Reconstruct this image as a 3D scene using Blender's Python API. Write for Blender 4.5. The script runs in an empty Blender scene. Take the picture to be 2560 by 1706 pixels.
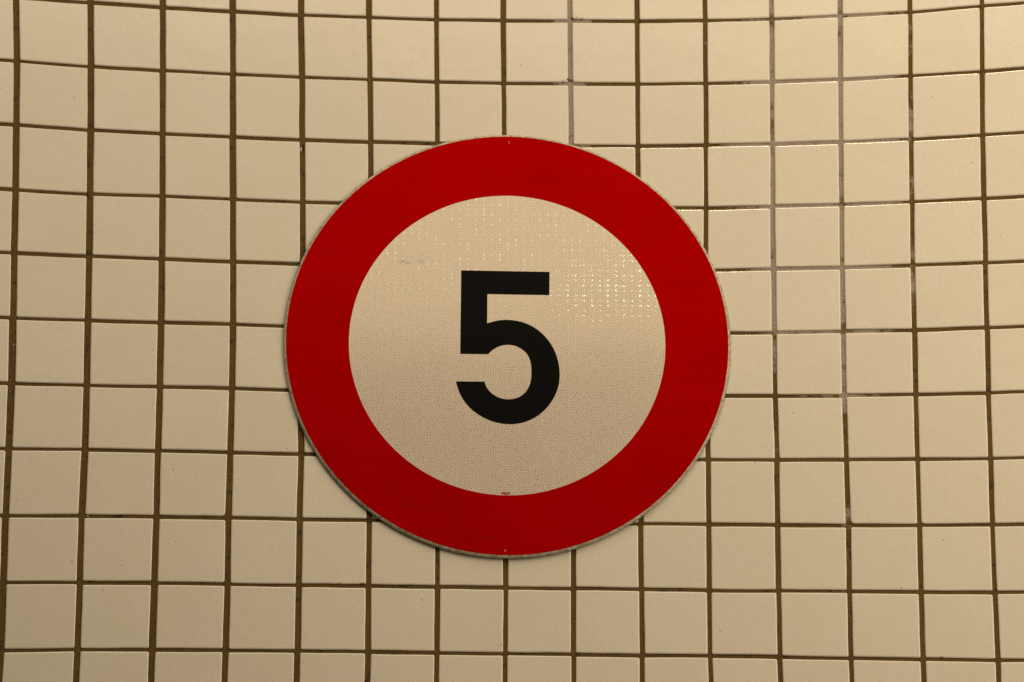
import bpy, bmesh, math, random
import numpy as np
from mathutils import Matrix, Vector

# ------------------------------------------------------------------ basics
U = 0.10                      # one tile pitch in metres
Z0 = 3.40                     # height of the wall-frame origin above the floor
CURV = 0.0136735              # wall curvature, 1 / tile pitches (concave shaft wall)
S = bpy.context.scene
COL = S.collection


def W(x, y, z):
    """wall frame (right, up, towards the viewer; tile pitches) -> world metres"""
    return Vector((x * U, -z * U, y * U + Z0))


def on_wall(u, v, w=0.0):
    """arc position u, height v, offset w along the wall normal -> world"""
    a = CURV * u
    return W(math.sin(a) / CURV - w * math.sin(a), v, (1 - math.cos(a)) / CURV + w * math.cos(a))


# ------------------------------------------------------------------ camera
def camera_rotation(a, b, c):
    rx = Matrix.Rotation(a, 3, 'X'); ry = Matrix.Rotation(b, 3, 'Y'); rz = Matrix.Rotation(c, 3, 'Z')
    to_world = Matrix(((1, 0, 0), (0, 0, -1), (0, 1, 0)))
    return to_world @ rz @ rx @ ry


cam = bpy.data.cameras.new('camera')
cam.sensor_width = 36.0
cam.lens = 4.5 * 36.0
cam.clip_start = 0.05
cam.clip_end = 60.0
cam_ob = bpy.data.objects.new('camera', cam)
COL.objects.link(cam_ob)
CAM_POS = W(-2.0205073, -21.9916595, 63.6432228)
cam_ob.matrix_world = Matrix.Translation(CAM_POS) @ camera_rotation(0.33, -0.0357204, 0.0114356).to_4x4()
S.camera = cam_ob

# ------------------------------------------------------------------ light
S.view_settings.view_transform = 'Standard'
S.view_settings.look = 'None'
S.view_settings.exposure = 0.0
S.view_settings.gamma = 1.0
S.view_settings.use_curve_mapping = False
S.cycles.max_bounces = 6

world = bpy.data.worlds.new('World')
S.world = world
world.use_nodes = True
bg = world.node_tree.nodes['Background']
bg.inputs['Color'].default_value = (1.0, 0.80, 0.60, 1)
bg.inputs['Strength'].default_value = 0.055


def lamp(name, pos, target, sx, sy, power, colour):
    l = bpy.data.lights.new(name, 'AREA')
    l.shape = 'RECTANGLE'
    l.size = sx
    l.size_y = sy
    l.energy = power
    l.color = colour
    o = bpy.data.objects.new(name, l)
    COL.objects.link(o)
    o.location = pos
    o.rotation_euler = (Vector(target) - Vector(pos)).to_track_quat('-Z', 'Y').to_euler()
    return o


# tube luminaire above the wall, a little right of the sign: draws the bright line on the upper tile edges
KEY_POS = W(4.8, 27, 10)
lamp('tube_lamp', KEY_POS, W(2, 1, 0), 0.62, 0.06, 9.5, (1.0, 0.89, 0.62))
# broad ceiling panel
PANEL_POS = W(-4, 23, 21)
lamp('ceiling_panel', PANEL_POS, W(-1, 0, 0), 3.2, 1.9, 48, (1.0, 0.82, 0.61))
# lamp further along the wall to the right, near sign height
lamp('side_lamp', W(17, 3, 18), W(2, 0, 0), 1.9, 1.9, 38, (1.0, 0.84, 0.60))
# unseen glow panels added for the reflections in the sign, mostly its upper half
lamp('reflection_glow', W(2, 23.6, 50), W(0, 0, 0), 3.4, 1.3, 11, (1.0, 0.83, 0.60))
lamp('reflection_glow', W(8.2, 14.5, 52), W(0, 0, 0), 0.5, 0.9, 0.9, (1.0, 0.83, 0.66))
lamp('reflection_glow', W(-4.6, 16.0, 52), W(0, 0, 0), 0.5, 0.6, 0.6, (1.0, 0.83, 0.66))

# ------------------------------------------------------------------ node helpers
class Mat:
    def __init__(self, name):
        self.m = bpy.data.materials.new(name)
        self.m.use_nodes = True
        self.t = self.m.node_tree
        self.t.nodes.clear()
        self.out = self.n('ShaderNodeOutputMaterial')

    def n(self, kind, **kw):
        nd = self.t.nodes.new(kind)
        for k, v in kw.items():
            setattr(nd, k, v)
        return nd

    def put(self, sock, v):
        if hasattr(v, 'is_output') or isinstance(v, bpy.types.NodeSocket):
            self.t.links.new(v, sock)
        else:
            sock.default_value = v

    def math(self, op, a, b=0.0, c=None, clamp=False):
        nd = self.n('ShaderNodeMath', operation=op, use_clamp=clamp)
        self.put(nd.inputs[0], a)
        self.put(nd.inputs[1], b)
        if c is not None:
            self.put(nd.inputs[2], c)
        return nd.outputs[0]

    def vmath(self, op, a, b):
        nd = self.n('ShaderNodeVectorMath', operation=op)
        self.put(nd.inputs[0], a)
        self.put(nd.inputs[1], b)
        return nd.outputs[0]

    def noise(self, vec, scale, detail=2.0, rough=0.5):
        nd = self.n('ShaderNodeTexNoise')
        self.put(nd.inputs['Vector'], vec)
        nd.inputs['Scale'].default_value = scale
        nd.inputs['Detail'].default_value = detail
        nd.inputs['Roughness'].default_value = rough
        return nd.outputs['Fac']

    def ramp(self, x, a, b):
        """smoothstep from a to b"""
        nd = self.n('ShaderNodeMapRange', interpolation_type='SMOOTHSTEP')
        self.put(nd.inputs[0], x)
        nd.inputs[1].default_value = a
        nd.inputs[2].default_value = b
        return nd.outputs[0]

    def mix(self, f, a, b):
        nd = self.n('ShaderNodeMix', data_type='RGBA')
        self.put(nd.inputs[0], f)
        self.put(nd.inputs[6], a)
        self.put(nd.inputs[7], b)
        return nd.outputs[2]

    def bump(self, h, strength, dist):
        nd = self.n('ShaderNodeBump')
        nd.inputs['Strength'].default_value = strength
        nd.inputs['Distance'].default_value = dist
        self.put(nd.inputs['Height'], h)
        return nd.outputs[0]

    def principled(self, **kw):
        nd = self.n('ShaderNodeBsdfPrincipled')
        for k, v in kw.items():
            self.put(nd.inputs[k.replace('_', ' ')], v)
        return nd.outputs[0]

    def done(self, shader):
        self.t.links.new(shader, self.out.inputs['Surface'])
        return self.m


def rgb(r, g, b):
    return (r, g, b, 1.0)


# ------------------------------------------------------------------ materials
def tile_material():
    m = Mat('glazed_tile')
    info = m.n('ShaderNodeObjectInfo')
    geo = m.n('ShaderNodeNewGeometry')
    pos = geo.outputs['Position']
    rnd = info.outputs['Random']
    base = m.mix(rnd, rgb(0.738, 0.672, 0.565), rgb(0.755, 0.70, 0.585))
    # cloudy tone inside a tile, fine glaze speckle
    shift = m.vmath('ADD', pos, info.outputs['Location'])
    cloud = m.ramp(m.noise(shift, 11.0, 3.0), 0.3, 0.7)
    base = m.mix(m.math('MULTIPLY', cloud, 0.55), base, rgb(0.72, 0.665, 0.53))
    grain = m.ramp(m.noise(pos, 480.0, 2.0, 0.8), 0.30, 0.70)
    base = m.mix(m.math('MULTIPLY', grain, 0.36), base, rgb(0.50, 0.43, 0.32))
    # sparse specks of dirt and pin-holes
    vor = m.n('ShaderNodeTexVoronoi')
    m.put(vor.inputs['Vector'], pos)
    vor.inputs['Scale'].default_value = 24.0
    speck = m.math('LESS_THAN', vor.outputs['Distance'], 0.026)
    base = m.mix(m.math('MULTIPLY', speck, 0.75), base, rgb(0.13, 0.10, 0.06))
    # grime film hugging the joints in places
    film = m.ramp(m.noise(pos, 34.0, 4.0, 0.6), 0.60, 0.80)
    base = m.mix(m.math('MULTIPLY', film, 0.05), base, rgb(0.36, 0.30, 0.20))
    h = m.noise(pos, 26.0, 2.0)
    nrm = m.bump(h, 0.10, 0.004)
    sh = m.principled(Base_Color=base, Roughness=m.math('MULTIPLY_ADD', film, 0.12, 0.16), Normal=nrm)
    return m.done(sh)


def grout_material():
    m = Mat('stained_grout')
    uv = m.n('ShaderNodeUVMap', uv_map='wall').outputs[0]     # in tile pitches
    sep = m.n('ShaderNodeSeparateXYZ')
    m.put(sep.inputs[0], uv)
    u, v = sep.outputs[0], sep.outputs[1]
    big = m.noise(uv, 0.9, 3.0)
    fine = m.noise(uv, 34.0, 4.0, 0.7)
    grit = m.noise(uv, 95.0, 2.0, 0.7)
    base = m.mix(m.ramp(big, 0.35, 0.65), rgb(0.080, 0.036, 0.0035), rgb(0.092, 0.052, 0.0035))
    base = m.mix(m.math('MULTIPLY', m.ramp(fine, 0.40, 0.66), 0.70), base, rgb(0.165, 0.100, 0.012))
    base = m.mix(m.math('MULTIPLY', m.ramp(grit, 0.60, 0.74), 0.50), base, rgb(0.30, 0.21, 0.08))
    base = m.mix(m.math('MULTIPLY', m.ramp(m.noise(uv, 6.0, 5.0, 0.65), 0.56, 0.66), 0.85), base, rgb(0.030, 0.015, 0.004))
    # lime bloom: washed out of the joints along a band right of the sign and below the joint left of it
    du = m.math('DIVIDE', m.math('SUBTRACT', u, 4.75), 2.3)
    dv = m.math('DIVIDE', m.math('SUBTRACT', v, 2.6), 6.3)
    rad = m.math('SQRT', m.math('ADD', m.math('MULTIPLY', du, du), m.math('MULTIPLY', dv, dv)))
    band = m.math('SUBTRACT', 1.0, m.ramp(rad, 0.25, 1.05))
    s1 = m.math('ABSOLUTE', m.math('SUBTRACT', u, 1.03))
    streak = m.math('MULTIPLY', m.math('SUBTRACT', 1.0, m.ramp(s1, 0.10, 0.55)), m.ramp(v, 2.2, 3.3))
    s2 = m.math('ABSOLUTE', m.math('SUBTRACT', u, 5.0))
    streak2 = m.math('MULTIPLY', m.math('SUBTRACT', 1.0, m.ramp(s2, 0.06, 0.25)), m.ramp(v, -7.0, -1.0))
    zone = m.math('MAXIMUM', m.math('MAXIMUM', band, streak), m.math('MULTIPLY', streak2, 0.75))
    lime = m.math('ADD', m.noise(uv, 2.1, 5.0, 0.7), m.math('MULTIPLY', zone, 0.42))
    lime = m.math('MULTIPLY', m.ramp(lime, 0.72, 0.88), m.ramp(m.noise(uv, 55.0, 3.0, 0.7), 0.30, 0.56))
    base = m.mix(m.math('MULTIPLY', lime, 0.88), base, rgb(0.40, 0.34, 0.29))
    hgt = m.math('ADD', fine, m.math('MULTIPLY', grit, 0.6))
    sh = m.principled(Base_Color=base, Roughness=0.9, Normal=m.bump(hgt, 0.8, 0.0012))
    return m.done(sh)


def plain(name, col, rough, spec=0.5, metal=0.0, noise_to=None, scale=60.0, bump=0.0):
    m = Mat(name)
    pos = m.n('ShaderNodeNewGeometry').outputs['Position']
    f = m.noise(pos, scale, 3.0, 0.6)
    c = m.mix(m.ramp(f, 0.3, 0.7), col, noise_to or col)
    kw = dict(Base_Color=c, Roughness=rough, Metallic=metal)
    if bump:
        kw['Normal'] = m.bump(f, bump, 0.001)
    nd = m.n('ShaderNodeBsdfPrincipled')
    for k, v in kw.items():
        m.put(nd.inputs[k.replace('_', ' ')], v)
    nd.inputs['Specular IOR Level'].default_value = spec
    return m.done(nd.outputs[0])


def red_material():
    m = Mat('red_reflective_film')
    pos = m.n('ShaderNodeNewGeometry').outputs['Position']
    cloud = m.ramp(m.noise(pos, 9.0, 4.0, 0.6), 0.3, 0.72)
    base = m.mix(cloud, rgb(0.41, 0.0006, 0.0006), rgb(0.36, 0.0005, 0.0005))
    st = m.vmath('MULTIPLY', pos, (5.0, 1.0, 90.0))
    wipe = m.ramp(m.noise(st, 1.0, 3.0), 0.52, 0.75)
    base = m.mix(m.math('MULTIPLY', wipe, 0.38), base, rgb(0.25, 0.001, 0.001))
    grain = m.ramp(m.noise(pos, 700.0, 1.0), 0.3, 0.7)
    base = m.mix(m.math('MULTIPLY', grain, 0.22), base, rgb(0.26, 0.001, 0.001))
    diff = m.n('ShaderNodeBsdfDiffuse')
    m.put(diff.inputs['Color'], base)
    gloss = m.n('ShaderNodeBsdfGlossy')           # light returned through the red dye
    gloss.inputs['Color'].default_value = rgb(0.75, 0.002, 0.002)
    gloss.inputs['Roughness'].default_value = 0.17
    mx = m.n('ShaderNodeMixShader')
    mx.inputs[0].default_value = 0.11
    m.put(mx.inputs[1], diff.outputs[0])
    m.put(mx.inputs[2], gloss.outputs[0])
    return m.done(mx.outputs[0])


def sheeting_material(centre, glint_at):
    """white retro-reflective film: honeycomb of sealed cells with a milky wall, dim glossy backing, prism facets"""
    m = Mat('white_reflective_film')
    tex = m.n('ShaderNodeTexCoord').outputs['Object']          # metres, on the sign plane
    sep = m.n('ShaderNodeSeparateXYZ')
    m.put(sep.inputs[0], tex)
    x, z = sep.outputs[0], sep.outputs[2]
    flat_xy = m.n('ShaderNodeCombineXYZ')
    m.put(flat_xy.inputs[0], x)
    m.put(flat_xy.inputs[1], z)
    # the cells wander a little, so their rows never run straight for long
    warp = m.n('ShaderNodeTexNoise')
    m.put(warp.inputs['Vector'], flat_xy.outputs[0])
    warp.inputs['Scale'].default_value = 90.0
    cells = m.vmath('ADD', flat_xy.outputs[0], m.vmath('MULTIPLY', warp.outputs['Color'], (0.004, 0.004, 0.0)))
    vor = m.n('ShaderNodeTexVoronoi', feature='DISTANCE_TO_EDGE', voronoi_dimensions='2D')
    m.put(vor.inputs['Vector'], cells)
    vor.inputs['Scale'].default_value = 295.0
    vor.inputs['Randomness'].default_value = 0.85
    wall = m.math('SUBTRACT', 1.0, m.ramp(vor.outputs['Distance'], 0.05, 0.26))
    blot = m.ramp(m.noise(tex, 16.0, 3.0), 0.3, 0.7)
    cell = m.mix(blot, rgb(0.56, 0.465, 0.365), rgb(0.60, 0.495, 0.385))
    body = m.mix(wall, cell, rgb(0.87, 0.755, 0.62))
    # two faint smudges of ink on the film
    sm = None
    for (cx, cz, rx, rz) in ((-0.150, 0.1226, 0.014, 0.0045), (-0.127, 0.1246, 0.006, 0.0055)):
        a = m.math('DIVIDE', m.math('SUBTRACT', x, cx), rx)
        b = m.math('DIVIDE', m.math('SUBTRACT', z, cz), rz)
        d = m.math('SUBTRACT', 1.0, m.ramp(m.math('SQRT', m.math('ADD', m.math('MULTIPLY', a, a), m.math('MULTIPLY', b, b))), 0.1, 1.0))
        sm = d if sm is None else m.math('MAXIMUM', sm, d)
    sm = m.math('MULTIPLY', sm, m.ramp(m.noise(tex, 160.0, 2.0), 0.35, 0.65))
    body = m.mix(m.math('MULTIPLY', sm, 0.95), body, rgb(0.20, 0.20, 0.20))
    diff = m.n('ShaderNodeBsdfDiffuse')
    m.put(diff.inputs['Color'], body)
    gloss = m.n('ShaderNodeBsdfGlossy')
    gloss.inputs['Color'].default_value = rgb(0.82, 0.74, 0.58)
    gloss.inputs['Roughness'].default_value = 0.115
    mix1 = m.n('ShaderNodeMixShader')
    m.put(mix1.inputs[0], m.math('MULTIPLY_ADD', wall, -0.06, 0.32))
    m.put(mix1.inputs[1], diff.outputs[0])
    m.put(mix1.inputs[2], gloss.outputs[0])
    # prism facets: a regular lattice of tiny tilted mirrors
    px, pz = 0.01180, 0.00780
    fx = m.math('ABSOLUTE', m.math('SUBTRACT', m.math('FRACT', m.math('DIVIDE', x, px)), 0.5))
    fz = m.math('ABSOLUTE', m.math('SUBTRACT', m.math('FRACT', m.math('DIVIDE', z, pz)), 0.5))
    dot = m.math('MULTIPLY', m.math('LESS_THAN', fx, 0.15), m.math('LESS_THAN', fz, 0.19))
    comb = m.n('ShaderNodeCombineXYZ')
    m.put(comb.inputs[0], m.math('FLOOR', m.math('DIVIDE', x, px)))
    m.put(comb.inputs[1], m.math('FLOOR', m.math('DIVIDE', z, pz)))
    wn = m.n('ShaderNodeTexWhiteNoise', noise_dimensions='2D')
    m.put(wn.inputs['Vector'], comb.outputs[0])
    last = mix1.outputs[0]
    half = lambda lp, at: ((lp - at).normalized() + (CAM_POS - at).normalized()).normalized()  # facet normals aimed to mirror a lamp into the camera
    fx2 = m.math('ABSOLUTE', m.math('SUBTRACT', m.math('FRACT', m.math('DIVIDE', m.math('ADD', x, 0.0052), px)), 0.5))
    dash = m.math('MULTIPLY', m.math('LESS_THAN', fx2, 0.09), m.math('LESS_THAN', fz, 0.24))
    # masks paint where lamp glints show: one soft patch, faintly along the top
    gx = m.math('DIVIDE', m.math('SUBTRACT', x, 0.160), 0.135)
    gz = m.math('DIVIDE', m.math('SUBTRACT', z, 0.088), 0.085)
    patch = m.math('SUBTRACT', 1.0, m.ramp(m.math('SQRT', m.math('ADD', m.math('MULTIPLY', gx, gx), m.math('MULTIPLY', gz, gz))), 0.35, 1.0))
    dot = m.math('MULTIPLY', dot, patch)
    dash = m.math('MULTIPLY', dash, m.ramp(z, 0.03, 0.13))
    facets = ((dot, half(KEY_POS, glint_at), m.math('POWER', wn.outputs['Value'], 1.5), GLINT),
              (dash, half(PANEL_POS, glint_at + Vector((-0.24, 0, 0.06))), m.math('POWER', wn.outputs['Value'], 3.0), GLINT2))
    for mask, nrm, amount, top in facets:
        facet = m.n('ShaderNodeBsdfGlossy')
        facet.inputs['Color'].default_value = rgb(0.9, 0.9, 0.9)
        facet.inputs['Roughness'].default_value = 0.09
        vec = m.n('ShaderNodeCombineXYZ')
        for k in range(3):
            vec.inputs[k].default_value = nrm[k]
        m.put(facet.inputs['Normal'], vec.outputs[0])
        mix2 = m.n('ShaderNodeMixShader')
        m.put(mix2.inputs[0], m.math('MULTIPLY', mask, m.math('MULTIPLY', amount, top)))
        m.put(mix2.inputs[1], last)
        m.put(mix2.inputs[2], facet.outputs[0])
        last = mix2.outputs[0]
    return m.done(last)


GLINT, GLINT2 = 0.016, 0.17
# sign centre and facing, wall frame
SIGN_U, SIGN_V, SIGN_Z = 0.0645, -0.2200, 0.077
SIGN_C = W(SIGN_U, SIGN_V, SIGN_Z)

M_TILE = tile_material()
M_GROUT = grout_material()
M_RED = red_material()
M_WHITE = sheeting_material(SIGN_C, SIGN_C + Vector((0.172, 0, 0.088)))
M_BLACK = plain('black_film', rgb(0.0012, 0.0009, 0.0007), 0.26, 0.10, 0, rgb(0.0008, 0.0006, 0.0005))
M_ALU = plain('weathered_aluminium', rgb(0.60, 0.54, 0.42), 0.5, 0.4, 0.05, rgb(0.30, 0.25, 0.165), 160.0, 0.6)
M_PRINT = plain('red_print', rgb(0.36, 0.001, 0.001), 0.6, 0.1)
M_SCRATCH = plain('bare_scratch', rgb(0.85, 0.22, 0.14), 0.5)
M_MOULD = plain('mould', rgb(0.10, 0.075, 0.018), 0.95, 0.2, 0, rgb(0.21, 0.165, 0.07), 420.0, 0.9)
M_DARK = plain('dark_cavity', rgb(0.022, 0.012, 0.005), 0.95, 0.1, 0, rgb(0.035, 0.02, 0.008), 300.0)
M_CHIP = plain('broken_mortar', rgb(0.66, 0.60, 0.51), 0.8, 0.3, 0, rgb(0.50, 0.44, 0.36), 500.0, 0.8)


# ------------------------------------------------------------------ object helpers
def mesh_object(name, verts, faces, mat, parent=None, loc=None, smooth=None):
    me = bpy.data.meshes.new(name)
    me.from_pydata([tuple(v) for v in verts], [], faces)
    me.materials.append(mat)
    if smooth is not None:
        me.polygons.foreach_set('use_smooth', smooth if hasattr(smooth, '__len__') else [smooth] * len(me.polygons))
    me.update()
    o = bpy.data.objects.new(name, me)
    COL.objects.link(o)
    if parent is not None:
        o.parent = parent
    if loc is not None:
        o.location = loc
    return o


def empty(name, loc, label, cat):
    o = bpy.data.objects.new(name, None)
    o.empty_display_size = 0.1
    COL.objects.link(o)
    o.location = loc
    o['label'] = label
    o['category'] = cat
    return o


# ------------------------------------------------------------------ the wall
# joint crossings, surveyed in tile pitches: columns from left to right, rows from top to bottom
GRID = [
    [(-10.720,7.184),(-9.594,7.152),(-8.469,7.121),(-7.342,7.085),(-6.234,7.044),(-5.153,7.007),(-4.095,6.975),(-3.056,6.949),(-2.031,6.929),(-1.017,6.916),(-0.009,6.912),(0.996,6.916),(2.004,6.929),(3.019,6.952),(4.044,6.986),(5.084,7.031),(6.143,7.089),(7.225,7.159),(8.320,7.229),(9.414,7.295),(10.508,7.361)],
    [(-10.676,6.148),(-9.551,6.117),(-8.425,6.085),(-7.300,6.052),(-6.196,6.018),(-5.120,5.986),(-4.066,5.959),(-3.032,5.936),(-2.012,5.918),(-1.003,5.907),(-0.000,5.902),(1.000,5.905),(2.003,5.916),(3.012,5.935),(4.032,5.965),(5.066,6.004),(6.119,6.055),(7.196,6.117),(8.289,6.185),(9.383,6.251),(10.477,6.317)],
    [(-10.629,5.108),(-9.505,5.079),(-8.381,5.049),(-7.258,5.020),(-6.158,4.995),(-5.084,4.966),(-4.041,4.944),(-3.020,4.920),(-2.005,4.912),(-0.994,4.898),(0.003,4.903),(1.004,4.907),(2.008,4.907),(3.028,4.919),(4.027,4.938),(5.049,4.980),(6.094,5.023),(7.164,5.091),(8.257,5.139),(9.349,5.202),(10.441,5.266)],
    [(-10.580,4.062),(-9.460,4.040),(-8.340,4.019),(-7.211,4.002),(-6.121,3.967),(-5.055,3.952),(-4.016,3.934),(-2.990,3.923),(-1.982,3.914),(-0.984,3.892),(0.012,3.891),(1.007,3.894),(2.004,3.895),(3.019,3.907),(4.013,3.925),(5.029,3.950),(6.072,3.994),(7.134,4.035),(8.225,4.099),(9.312,4.153),(10.399,4.207)],
    [(-10.539,3.026),(-9.422,3.012),(-8.305,2.998),(-7.183,2.993),(-6.093,2.964),(-5.033,2.951),(-3.999,2.939),(-2.973,2.926),(-1.963,2.918),(-0.970,2.910),(0.023,2.904),(1.010,2.904),(1.999,2.904),(3.010,2.916),(3.999,2.930),(5.013,2.953),(6.050,2.979),(7.107,3.024),(8.197,3.069),(9.279,3.115),(10.361,3.160)],
    [(-10.506,1.998),(-9.391,1.992),(-8.276,1.986),(-7.159,1.974),(-6.073,1.957),(-5.013,1.965),(-3.976,1.954),(-2.952,1.940),(-1.951,1.936),(-0.958,1.929),(0.028,1.924),(1.012,1.922),(1.997,1.924),(3.001,1.922),(3.986,1.941),(5.001,1.959),(6.038,1.986),(7.092,2.019),(8.172,2.048),(9.250,2.085),(10.328,2.122)],
    [(-10.480,0.977),(-9.367,0.978),(-8.254,0.980),(-7.147,0.987),(-6.055,0.984),(-4.998,0.983),(-3.957,0.978),(-2.937,0.972),(-1.942,0.960),(-0.951,0.954),(0.032,0.950),(1.013,0.947),(1.995,0.946),(2.984,0.949),(3.976,0.961),(4.985,0.970),(6.021,0.992),(7.083,1.014),(8.152,1.034),(9.226,1.062),(10.301,1.090)],
    [(-10.461,-0.041),(-9.350,-0.032),(-8.239,-0.022),(-7.129,-0.013),(-6.044,-0.004),(-4.983,0.003),(-3.942,0.008),(-2.935,-0.007),(-1.935,-0.011),(-0.947,-0.016),(0.035,-0.020),(1.014,-0.024),(1.994,-0.027),(2.980,-0.028),(3.972,-0.024),(4.977,-0.014),(6.015,-0.011),(7.074,0.007),(8.135,0.024),(9.207,0.044),(10.278,0.063)],
    [(-10.450,-1.057),(-9.339,-1.040),(-8.229,-1.023),(-7.114,-1.013),(-6.032,-0.997),(-4.977,-0.982),(-3.936,-0.973),(-2.929,-0.979),(-1.931,-0.981),(-0.943,-0.984),(0.037,-0.988),(1.014,-0.993),(1.993,-0.998),(2.977,-1.002),(3.965,-1.004),(4.972,-1.008),(6.003,-1.004),(7.058,-1.000),(8.122,-0.983),(9.192,-0.972),(10.261,-0.962)],
    [(-10.446,-2.074),(-9.336,-2.049),(-8.225,-2.024),(-7.117,-2.002),(-6.029,-1.971),(-4.981,-1.958),(-3.939,-1.951),(-2.917,-1.948),(-1.928,-1.950),(-0.942,-1.952),(0.038,-1.956),(1.014,-1.962),(1.992,-1.969),(2.978,-1.970),(3.973,-1.979),(4.976,-1.986),(6.003,-1.988),(7.057,-1.997),(8.114,-1.990),(9.182,-1.988),(10.250,-1.986)],
    [(-10.450,-3.093),(-9.338,-3.060),(-8.227,-3.027),(-7.128,-3.006),(-6.048,-2.970),(-4.979,-2.947),(-3.946,-2.936),(-2.925,-2.934),(-1.921,-2.926),(-0.941,-2.922),(0.038,-2.927),(1.014,-2.933),(1.992,-2.942),(2.973,-2.950),(3.963,-2.961),(4.981,-2.974),(6.001,-2.987),(7.048,-2.993),(8.110,-2.999),(9.177,-3.006),(10.244,-3.012)],
    [(-10.460,-4.117),(-9.347,-4.076),(-8.235,-4.035),(-7.125,-3.993),(-6.042,-3.960),(-4.985,-3.934),(-3.940,-3.922),(-2.925,-3.912),(-1.922,-3.905),(-0.937,-3.906),(0.042,-3.906),(1.015,-3.911),(1.992,-3.920),(2.966,-3.935),(3.958,-3.945),(4.973,-3.965),(5.996,-3.988),(7.049,-4.005),(8.110,-4.012),(9.177,-4.027),(10.244,-4.042)],
    [(-10.477,-5.148),(-9.363,-5.099),(-8.248,-5.050),(-7.126,-4.999),(-6.044,-4.951),(-4.991,-4.921),(-3.947,-4.901),(-2.928,-4.886),(-1.919,-4.883),(-0.941,-4.885),(0.036,-4.886),(1.011,-4.888),(1.993,-4.903),(2.963,-4.910),(3.957,-4.927),(4.971,-4.951),(5.998,-4.980),(7.062,-5.012),(8.115,-5.031),(9.182,-5.054),(10.249,-5.078)],
    [(-10.495,-6.169),(-9.380,-6.118),(-8.265,-6.067),(-7.151,-6.014),(-6.059,-5.966),(-4.997,-5.928),(-3.959,-5.900),(-2.940,-5.880),(-1.938,-5.869),(-0.948,-5.865),(0.035,-5.869),(1.014,-5.878),(1.995,-5.893),(2.980,-5.912),(3.975,-5.936),(4.983,-5.963),(6.008,-5.992),(7.056,-6.023),(8.123,-6.051),(9.190,-6.078),(10.258,-6.104)],
    [(-10.512,-7.185),(-9.396,-7.134),(-8.281,-7.082),(-7.166,-7.027),(-6.073,-6.972),(-5.008,-6.928),(-3.967,-6.895),(-2.947,-6.872),(-1.943,-6.858),(-0.951,-6.853),(0.033,-6.856),(1.014,-6.866),(1.996,-6.883),(2.983,-6.905),(3.979,-6.933),(4.988,-6.965),(6.015,-7.001),(7.064,-7.040),(8.130,-7.071),(9.198,-7.097),(10.266,-7.123)],
]
NCOL, NROW = len(GRID[0]) - 1, len(GRID) - 1
rng = random.Random(5)
WALL_BASE = W(0, -7.2, 0)
wall = empty('tiled_wall', WALL_BASE, 'concave wall of square cream tiles with brown joints behind the round sign', 'wall')

# width of the upright joints by column line (left ones are wider) and of the level joints by row line
UPRIGHT = [0.096, 0.096, 0.096, 0.096, 0.093, 0.091, 0.088, 0.087, 0.080, 0.069, 0.068,
           0.070, 0.069, 0.066, 0.068, 0.068, 0.067, 0.069, 0.070, 0.070, 0.070]
LEVEL = 0.053

# mortar bed: one curved sheet set back from the tile faces
nu, nv = 138, 92
u0, u1, v0, v1 = -17.6, 17.2, -11.6, 11.6
bv, bf, buv = [], [], []
for j in range(nv + 1):
    for i in range(nu + 1):
        uu = u0 + (u1 - u0) * i / nu
        vv = v0 + (v1 - v0) * j / nv
        bv.append(on_wall(uu, vv, -0.022 + rng.uniform(-0.004, 0.004)) - WALL_BASE)
        buv.append((uu, vv))
for j in range(nv):
    for i in range(nu):
        a = j * (nu + 1) + i
        bf.append((a, a + 1, a + nu + 2, a + nu + 1))
bed = mesh_object('mortar_bed', bv, bf, M_GROUT, wall, (0, 0, 0), True)
uvl = bed.data.uv_layers.new(name='wall')
for lp in bed.data.loops:
    uvl.data[lp.index].uv = buv[lp.vertex_index]

ROUND_CORNERS = {(5, 9): 0.05, (5, 10): 0.035, (15, 9): 0.05, (16, 9): 0.04, (11, 2): 0.03}


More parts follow.
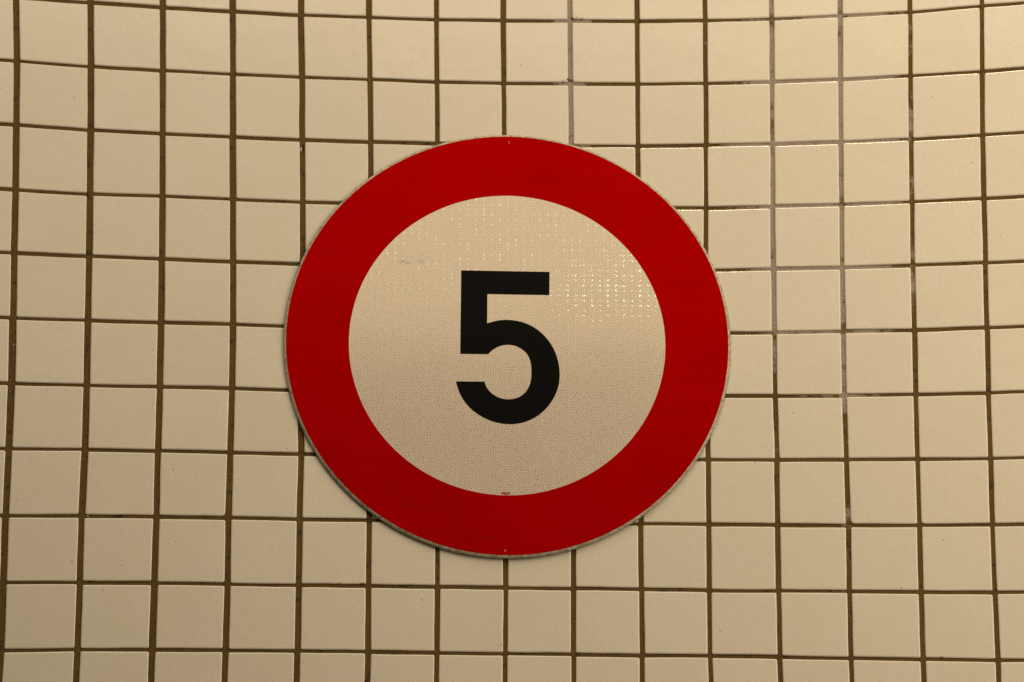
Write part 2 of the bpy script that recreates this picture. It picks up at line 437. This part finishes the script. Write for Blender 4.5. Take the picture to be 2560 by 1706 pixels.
def tile(c, r):
    """one glazed tile between four joint crossings, softly rounded edge, its own corner radius and set"""
    jit = lambda s: rng.uniform(-s, s)
    P = [GRID[r + 1][c], GRID[r + 1][c + 1], GRID[r][c + 1], GRID[r][c]]     # bl, br, tr, tl
    hl, hr = UPRIGHT[c] / 2, UPRIGHT[c + 1] / 2
    dl, dr, db, dt = hl + jit(.004), hr + jit(.004), LEVEL / 2 + jit(.005), LEVEL / 2 + jit(.005)
    tw = lambda: jit(.003)
    Q = [(P[0][0] + dl + tw(), P[0][1] + db + tw()), (P[1][0] - dr + tw(), P[1][1] + db + tw()),
         (P[2][0] - dr + tw(), P[2][1] - dt + tw()), (P[3][0] + dl + tw(), P[3][1] - dt + tw())]
    cu = sum(q[0] for q in Q) / 4
    cv = sum(q[1] for q in Q) / 4
    tilt_u, tilt_v, lift = jit(.007), jit(.007), jit(.003)
    big = ROUND_CORNERS.get((c, r), 0)
    rad = [0.014 + abs(jit(.008)) for _ in range(4)]
    if big:
        rad[0 if c != 5 else 1] = big

    wob = [(jit(.0035), jit(.0035)) for _ in range(4)]

    def ring(inset, w):
        pts = []
        for k in range(4):
            q, pr, nx = Q[k], Q[k - 1], Q[(k + 1) % 4]
            a = Vector((pr[0] - q[0], pr[1] - q[1])).normalized()
            b = Vector((nx[0] - q[0], nx[1] - q[1])).normalized()
            q = Vector(q) + (a + b) * inset
            rr = max(rad[k] - inset * 0.3, 0.006)
            cen = q + (a + b) * rr
            seg = 2
            for s_ in range(seg + 1):
                t = s_ / seg * math.pi / 2
                pts.append(cen - b * (rr * math.cos(t)) - a * (rr * math.sin(t)))
            # two points along the side towards the next corner, off true by a hair
            d_ = Vector(nx) - Vector(Q[k])
            nrm = Vector((-d_.y, d_.x)).normalized()
            for t_, off_ in zip((.35, .68), wob[k]):
                pts.append(Vector(Q[k]) + d_ * t_ + nrm * (inset + off_))
        return [(p.x, p.y, w) for p in pts]

    rings = [ring(0.0, -0.045), ring(0.0, -0.0110), ring(0.004, -0.0050), ring(0.0148, -0.0003), ring(0.021, 0.0)]
    n = len(rings[0])
    base = on_wall(cu, cv, 0)
    vs, fs, sm = [], [], []
    for rg in rings:
        for (x, y, w) in rg:
            ww = w + lift + (x - cu) * tilt_u + (y - cv) * tilt_v
            # flat tile: tangent plane at its centre
            a = CURV * cu
            off = Vector(((x - cu) * math.cos(a) - ww * math.sin(a), y - cv, (x - cu) * math.sin(a) + ww * math.cos(a)))
            vs.append(Vector((off.x * U, -off.z * U, off.y * U)))
    for k in range(len(rings) - 1):
        for i in range(n):
            fs.append((k * n + i, k * n + (i + 1) % n, (k + 1) * n + (i + 1) % n, (k + 1) * n + i))
            sm.append(k != 2)
    fs.append(tuple((len(rings) - 1) * n + i for i in range(n)))
    sm.append(False)
    return mesh_object('tile', vs, fs, M_TILE, wall, base - WALL_BASE, sm)


for r in range(NROW):
    for c in range(NCOL):
        tile(c, r)


# the wall runs on beyond the picture: the outer tiles, joined
def extended(grid, nx, ny):
    rows = []
    for row in grid:
        l, r_ = row[0], row[-1]
        dl = (row[0][0] - row[1][0], row[0][1] - row[1][1])
        dr = (row[-1][0] - row[-2][0], row[-1][1] - row[-2][1])
        rows.append([(l[0] + dl[0] * k, l[1] + dl[1] * k * .4) for k in range(nx, 0, -1)] + list(row)
                    + [(r_[0] + dr[0] * k, r_[1] + dr[1] * k * .4) for k in range(1, nx + 1)])
    top = [[(a[0], a[1] + (a[1] - b[1]) * k) for a, b in zip(rows[0], rows[1])] for k in range(ny, 0, -1)]
    bot = [[(a[0], a[1] + (a[1] - b[1]) * k) for a, b in zip(rows[-1], rows[-2])] for k in range(1, ny + 1)]
    return top + rows + bot


NX, NY = 6, 4
EXT = extended(GRID, NX, NY)
ov, of = [], []
for r in range(len(EXT) - 1):
    for c in range(len(EXT[0]) - 1):
        if NX <= c < NX + NCOL and NY <= r < NY + NROW:
            continue
        h_u = (0.093 if c < 8 else 0.069) / 2
        q = [EXT[r + 1][c], EXT[r + 1][c + 1], EXT[r][c + 1], EXT[r][c]]
        for ins, w_ in ((0.0, -0.045), (0.0, -0.008), (0.016, 0.0)):
            for k, (sx, sy) in enumerate(((1, 1), (-1, 1), (-1, -1), (1, -1))):
                ov.append(on_wall(q[k][0] + sx * (h_u + ins), q[k][1] + sy * (LEVEL / 2 + ins), w_) - WALL_BASE)
        b_ = len(ov) - 12
        for k in (0, 1):
            for i in range(4):
                of.append((b_ + 4 * k + i, b_ + 4 * k + (i + 1) % 4, b_ + 4 * k + 4 + (i + 1) % 4, b_ + 4 * k + 4 + i))
        of.append((b_ + 8, b_ + 9, b_ + 10, b_ + 11))
outer = mesh_object('outer_tiles', ov, of, M_TILE, wall, (0, 0, 0), False)
outer['kind'] = 'stuff'


def lump(name, u, v, su, sv, h, mat, seed, n=9, w0=-0.018):
    """small crusty growth or crumb seated on the wall"""
    g = random.Random(seed)
    bm = bmesh.new()
    base = on_wall(u, v, w0)
    for _ in range(n):
        ou, ov = g.gauss(0, .42) * su, g.gauss(0, .42) * sv
        s = g.uniform(.25, .55)
        res = bmesh.ops.create_icosphere(bm, subdivisions=1, radius=1.0)
        for vt in res['verts']:
            k = g.uniform(.65, 1.15)
            p = on_wall(u + ou + vt.co.x * su * s * k, v + ov + vt.co.z * sv * s * k, w0 + max(0, -vt.co.y * k) * h)
            vt.co = p - base
    me = bpy.data.meshes.new(name)
    bm.to_mesh(me)
    bm.free()
    me.materials.append(mat)
    o = bpy.data.objects.new(name, me)
    COL.objects.link(o)
    o.parent = wall
    o.location = base - WALL_BASE
    return o


# growths in and beside the joints
for i, (u, v, su, sv) in enumerate([(1.10, 4.955, .045, .022), (1.17, 4.945, .03, .018), (1.05, 4.945, .03, .02),
                                    (0.955, 3.965, .035, .026), (1.03, 3.945, .022, .02), (0.90, 3.937, .03, .012),
                                    (-2.345, -3.872, .017, .014), (-2.005, -3.872, .03, .018),
                                    (6.27, -4.951, .03, .022), (-5.50, -2.938, .07, .012)]):
    lump('mould_patch', u, v, su, sv, .026, M_MOULD, 40 + i, 10)
# cavities where mortar has fallen out, their depth given by near-black colour
for i, (u, v, su, sv) in enumerate([(-2.957, 2.775, .014, .07), (4.998, 0.444, .02, .026), (4.999, -3.422, .012, .06),
                                    (5.135, 4.966, .045, .012), (-5.90, -3.935, .06, .012), (-6.036, -0.451, .022, .014),
                                    (5.040, -0.342, .026, .018)]):
    lump('mortar_pit', u, v, su, sv, .004 if i != 6 else .02, M_DARK if i != 6 else M_MOULD, 70 + i, 8)
# crumbs of pale broken mortar
for i, (u, v, su, sv) in enumerate([(-2.993, 2.765, .018, .06), (-2.975, 2.80, .012, .014), (-5.958, -2.975, .013, .03),
                                    (-7.10, -0.422, .012, .022)]):
    lump('mortar_crumb', u, v, su, sv, .014, M_CHIP, 90 + i, 7)
# scuffs on the glaze
for i, (u, v, su, sv) in enumerate([(-0.652, -4.167, .006, .028), (3.642, -2.013, .022, .005), (-2.205, 4.339, .004, .018),
                                    (5.250, -0.499, .014, .004), (3.90, 3.115, .008, .005), (3.935, 3.117, .006, .006),
                                    (-5.816, -2.487, .006, .006), (-3.154, 1.043, .006, .006), (6.639, -3.079, .005, .007),
                                    (7.32, 1.425, .010, .006), (4.97, 4.83, .012, .014)]):
    lump('scuff_mark', u, v, su, sv, .0022, M_MOULD if i in (0, 1, 4) else M_DARK, 120 + i, 5, .0)

# ------------------------------------------------------------------ the sign
sign = empty('speed_limit_sign', SIGN_C + Vector((0, 0, -0.3275)),
             'round white sign with red border and black numeral 5 on the tiled wall', 'sign')
SIGN_ORIGIN = sign.location.copy()


def sag(x):
    """bow of the plate, pulled part of the way into the hollow of the curved wall"""
    return 0.8 * 0.5 * CURV * x * x


def sign_obj(name, verts, faces, mat, smooth=False, parent=None):
    """verts as (x, y, lift) on the sign face in tile pitches, origin of the mesh at the sign centre"""
    vs = [Vector((x * U, -(w + sag(x)) * U, y * U)) for x, y, w in verts]
    p = parent or sign
    o = mesh_object(name, vs, faces, mat, p, None, smooth)
    o.location = SIGN_C - SIGN_ORIGIN if p is sign else (0, 0, 0)
    return o


SEG = 192
R_RED, R_WHITE = 3.2255, 2.3094
# pressed aluminium plate: flat face, edge rolled back towards the wall
def lathe(prof):
    """rings of (radius, lift) from the outside in or inside out, first at radius 0 -> one vertex"""
    vs, fs, start = [], [], []
    for (r_, w_) in prof:
        start.append(len(vs))
        if r_ == 0:
            vs.append((0, 0, w_))
        else:
            vs += [(r_ * math.cos(2 * math.pi * i / SEG), r_ * math.sin(2 * math.pi * i / SEG), w_) for i in range(SEG)]
    for k in range(len(prof) - 1):
        a0, b0 = start[k], start[k + 1]
        for i in range(SEG):
            j = (i + 1) % SEG
            if prof[k][0] == 0:
                fs.append((a0, b0 + i, b0 + j))
            elif prof[k + 1][0] == 0:
                fs.append((a0 + i, b0, a0 + j))
            else:
                fs.append((a0 + i, b0 + i, b0 + j, a0 + j))
    return vs, fs


flat = [R_RED * k / 8 for k in range(9)]
prof = [(r_, 0.0) for r_ in flat[:-1]] + [(3.2240, 0.0), (3.236, -0.003), (3.250, -0.011), (3.260, -0.022), (3.2660, -0.034), (3.2660, -0.043), (3.253, -0.046)]
prof += [(r_, -0.046) for r_ in flat[:-1][::-1]]
plate = sign_obj('plate', *lathe(prof), M_ALU, True)


def film(name, r0, r1, w, mat):
    n = 8
    vs, fs = lathe([(r0 + (r1 - r0) * k / n, w) for k in range(n + 1)])
    # the white field sits a hair low inside the ring
    low = lambda x, y: min(1.0, max(0.0, (R_RED - math.hypot(x, y)) / (R_RED - R_WHITE)))
    vs = [(x - 0.0025 * low(x, y), y - 0.019 * low(x, y), w_) for x, y, w_ in vs]
    return sign_obj(name, vs, fs, mat, True)


film('red_ring', R_WHITE, R_RED, 0.0045, M_RED)
disc = film('white_disc', 0.0, R_WHITE + 0.004, 0.0025, M_WHITE)

ARC1 = [(-0.2968, 0.2935), (-0.1843, 0.3354), (-0.0827, 0.3509), (0.0189, 0.3547), (0.1283, 0.3438), (0.2534, 0.3131), (0.3784, 0.2559), (0.4876, 0.1707), (0.5811, 0.0706), (0.6589, -0.0426), (0.7178, -0.1789), (0.7516, -0.3184), (0.7652, -0.4497), (0.7617, -0.5644), (0.7426, -0.6792), (0.7034, -0.7939), (0.633, -0.925), (0.5395, -1.0397), (0.4228, -1.1381), (0.283, -1.2121), (0.1433, -1.2454), (0.0347, -1.2509), (-0.0895, -1.245), (-0.2136, -1.2147), (-0.3378, -1.1616), (-0.4622, -1.0857), (-0.5711, -0.9884), (-0.657, -0.8664), (-0.7196, -0.736), (-0.7481, -0.6052)]
ARC2 = [(-0.3327, -0.603), (-0.3201, -0.6602), (-0.2842, -0.7255), (-0.2297, -0.7857), (-0.1519, -0.8392), (-0.0742, -0.8666), (0.0113, -0.8727), (0.0968, -0.8657), (0.1823, -0.8342), (0.2523, -0.7799), (0.3022, -0.7061), (0.3334, -0.6322), (0.3491, -0.5502), (0.3508, -0.4519), (0.3509, -0.3534), (0.3386, -0.2714), (0.3028, -0.1894), (0.253, -0.1271), (0.1828, -0.0716), (0.097, -0.0375), (0.0112, -0.0264), (-0.0747, -0.04), (-0.1527, -0.0684), (-0.215, -0.1099), (-0.254, -0.1513), (-0.2804, -0.181)]


def smooth_curve(pts, sub=4):
    out = []
    n = len(pts)
    # light smoothing of the traced points, ends kept
    q = [pts[0]] + [tuple(.25 * pts[i - 1][k] + .5 * pts[i][k] + .25 * pts[i + 1][k] for k in (0, 1)) for i in range(1, n - 1)] + [pts[-1]]
    for i in range(n - 1):
        p0, p1, p2, p3 = q[max(i - 1, 0)], q[i], q[i + 1], q[min(i + 2, n - 1)]
        for s_ in range(sub):
            t = s_ / sub
            out.append(tuple(.5 * (2 * p1[k] + (p2[k] - p0[k]) * t + (2 * p0[k] - 5 * p1[k] + 4 * p2[k] - p3[k]) * t * t
                                   + (-p0[k] + 3 * p1[k] - 3 * p2[k] + p3[k]) * t ** 3) for k in (0, 1)))
    out.append(q[-1])
    return out


five = [(-0.6778, 1.1121), (0.6183, 1.1029), (0.6142, 0.7422), (-0.2929, 0.7487)] + smooth_curve(ARC1) + smooth_curve(ARC2) + [(-0.6874, -0.1816)]
five = five[::-1]
bm = bmesh.new()
vs = [bm.verts.new((x * U, 0, y * U)) for x, y in five]
f = bm.faces.new(vs)
f.normal_update()
bmesh.ops.triangulate(bm, faces=[f])
bmesh.ops.subdivide_edges(bm, edges=[e for e in bm.edges if e.calc_length() > 0.015], cuts=3, use_grid_fill=True)
bmesh.ops.triangulate(bm, faces=bm.faces[:])
for v_ in bm.verts:
    v_.co.y = -sag(v_.co.x / U) * U
me = bpy.data.meshes.new('numeral')
bm.to_mesh(me)
bm.free()
me.materials.append(M_BLACK)
num = bpy.data.objects.new('numeral', me)
COL.objects.link(num)
num.parent = sign
num.location = SIGN_C - SIGN_ORIGIN + Vector((0, -0.0060 * U, 0))

# maker's mark at the foot of the white field
tc = bpy.data.curves.new('maker_mark', 'FONT')
tc.body = 'B\u00c4RDT'
tc.align_x = 'CENTER'
tc.size = 0.0052
tc.space_character = 1.05
tc.offset = 0.00034
tob = bpy.data.objects.new('maker_mark_text', tc)
COL.objects.link(tob)
bpy.context.view_layer.update()
dg = bpy.context.evaluated_depsgraph_get()
tme = bpy.data.meshes.new_from_object(tob.evaluated_get(dg))
bpy.data.objects.remove(tob)
tme.materials.clear()
tme.materials.append(M_PRINT)
mark = bpy.data.objects.new('maker_mark', tme)
COL.objects.link(mark)
mark.parent = sign
xs = [v.co.x for v in tme.vertices]
sc_ = 0.0140 / (max(xs) - min(xs))
mark.scale = (sc_, sc_ * 1.0, 1)
mark.rotation_euler = (math.pi / 2, 0, 0)
mark.location = SIGN_C - SIGN_ORIGIN + Vector((-0.0021, -0.0052 * U, -0.2314))

# two short alignment nicks in the red film
for (x, ya, yb) in ((0.025, 3.150, 3.116), (-0.032, -3.140, -3.174)):
    h = 0.0065
    sign_obj('alignment_nick', [(x - h, yb, .0065), (x + h, yb, .0065), (x + h * .8, ya, .0065), (x - h * .6, ya, .0065)], [(0, 1, 2, 3)], M_SCRATCH)
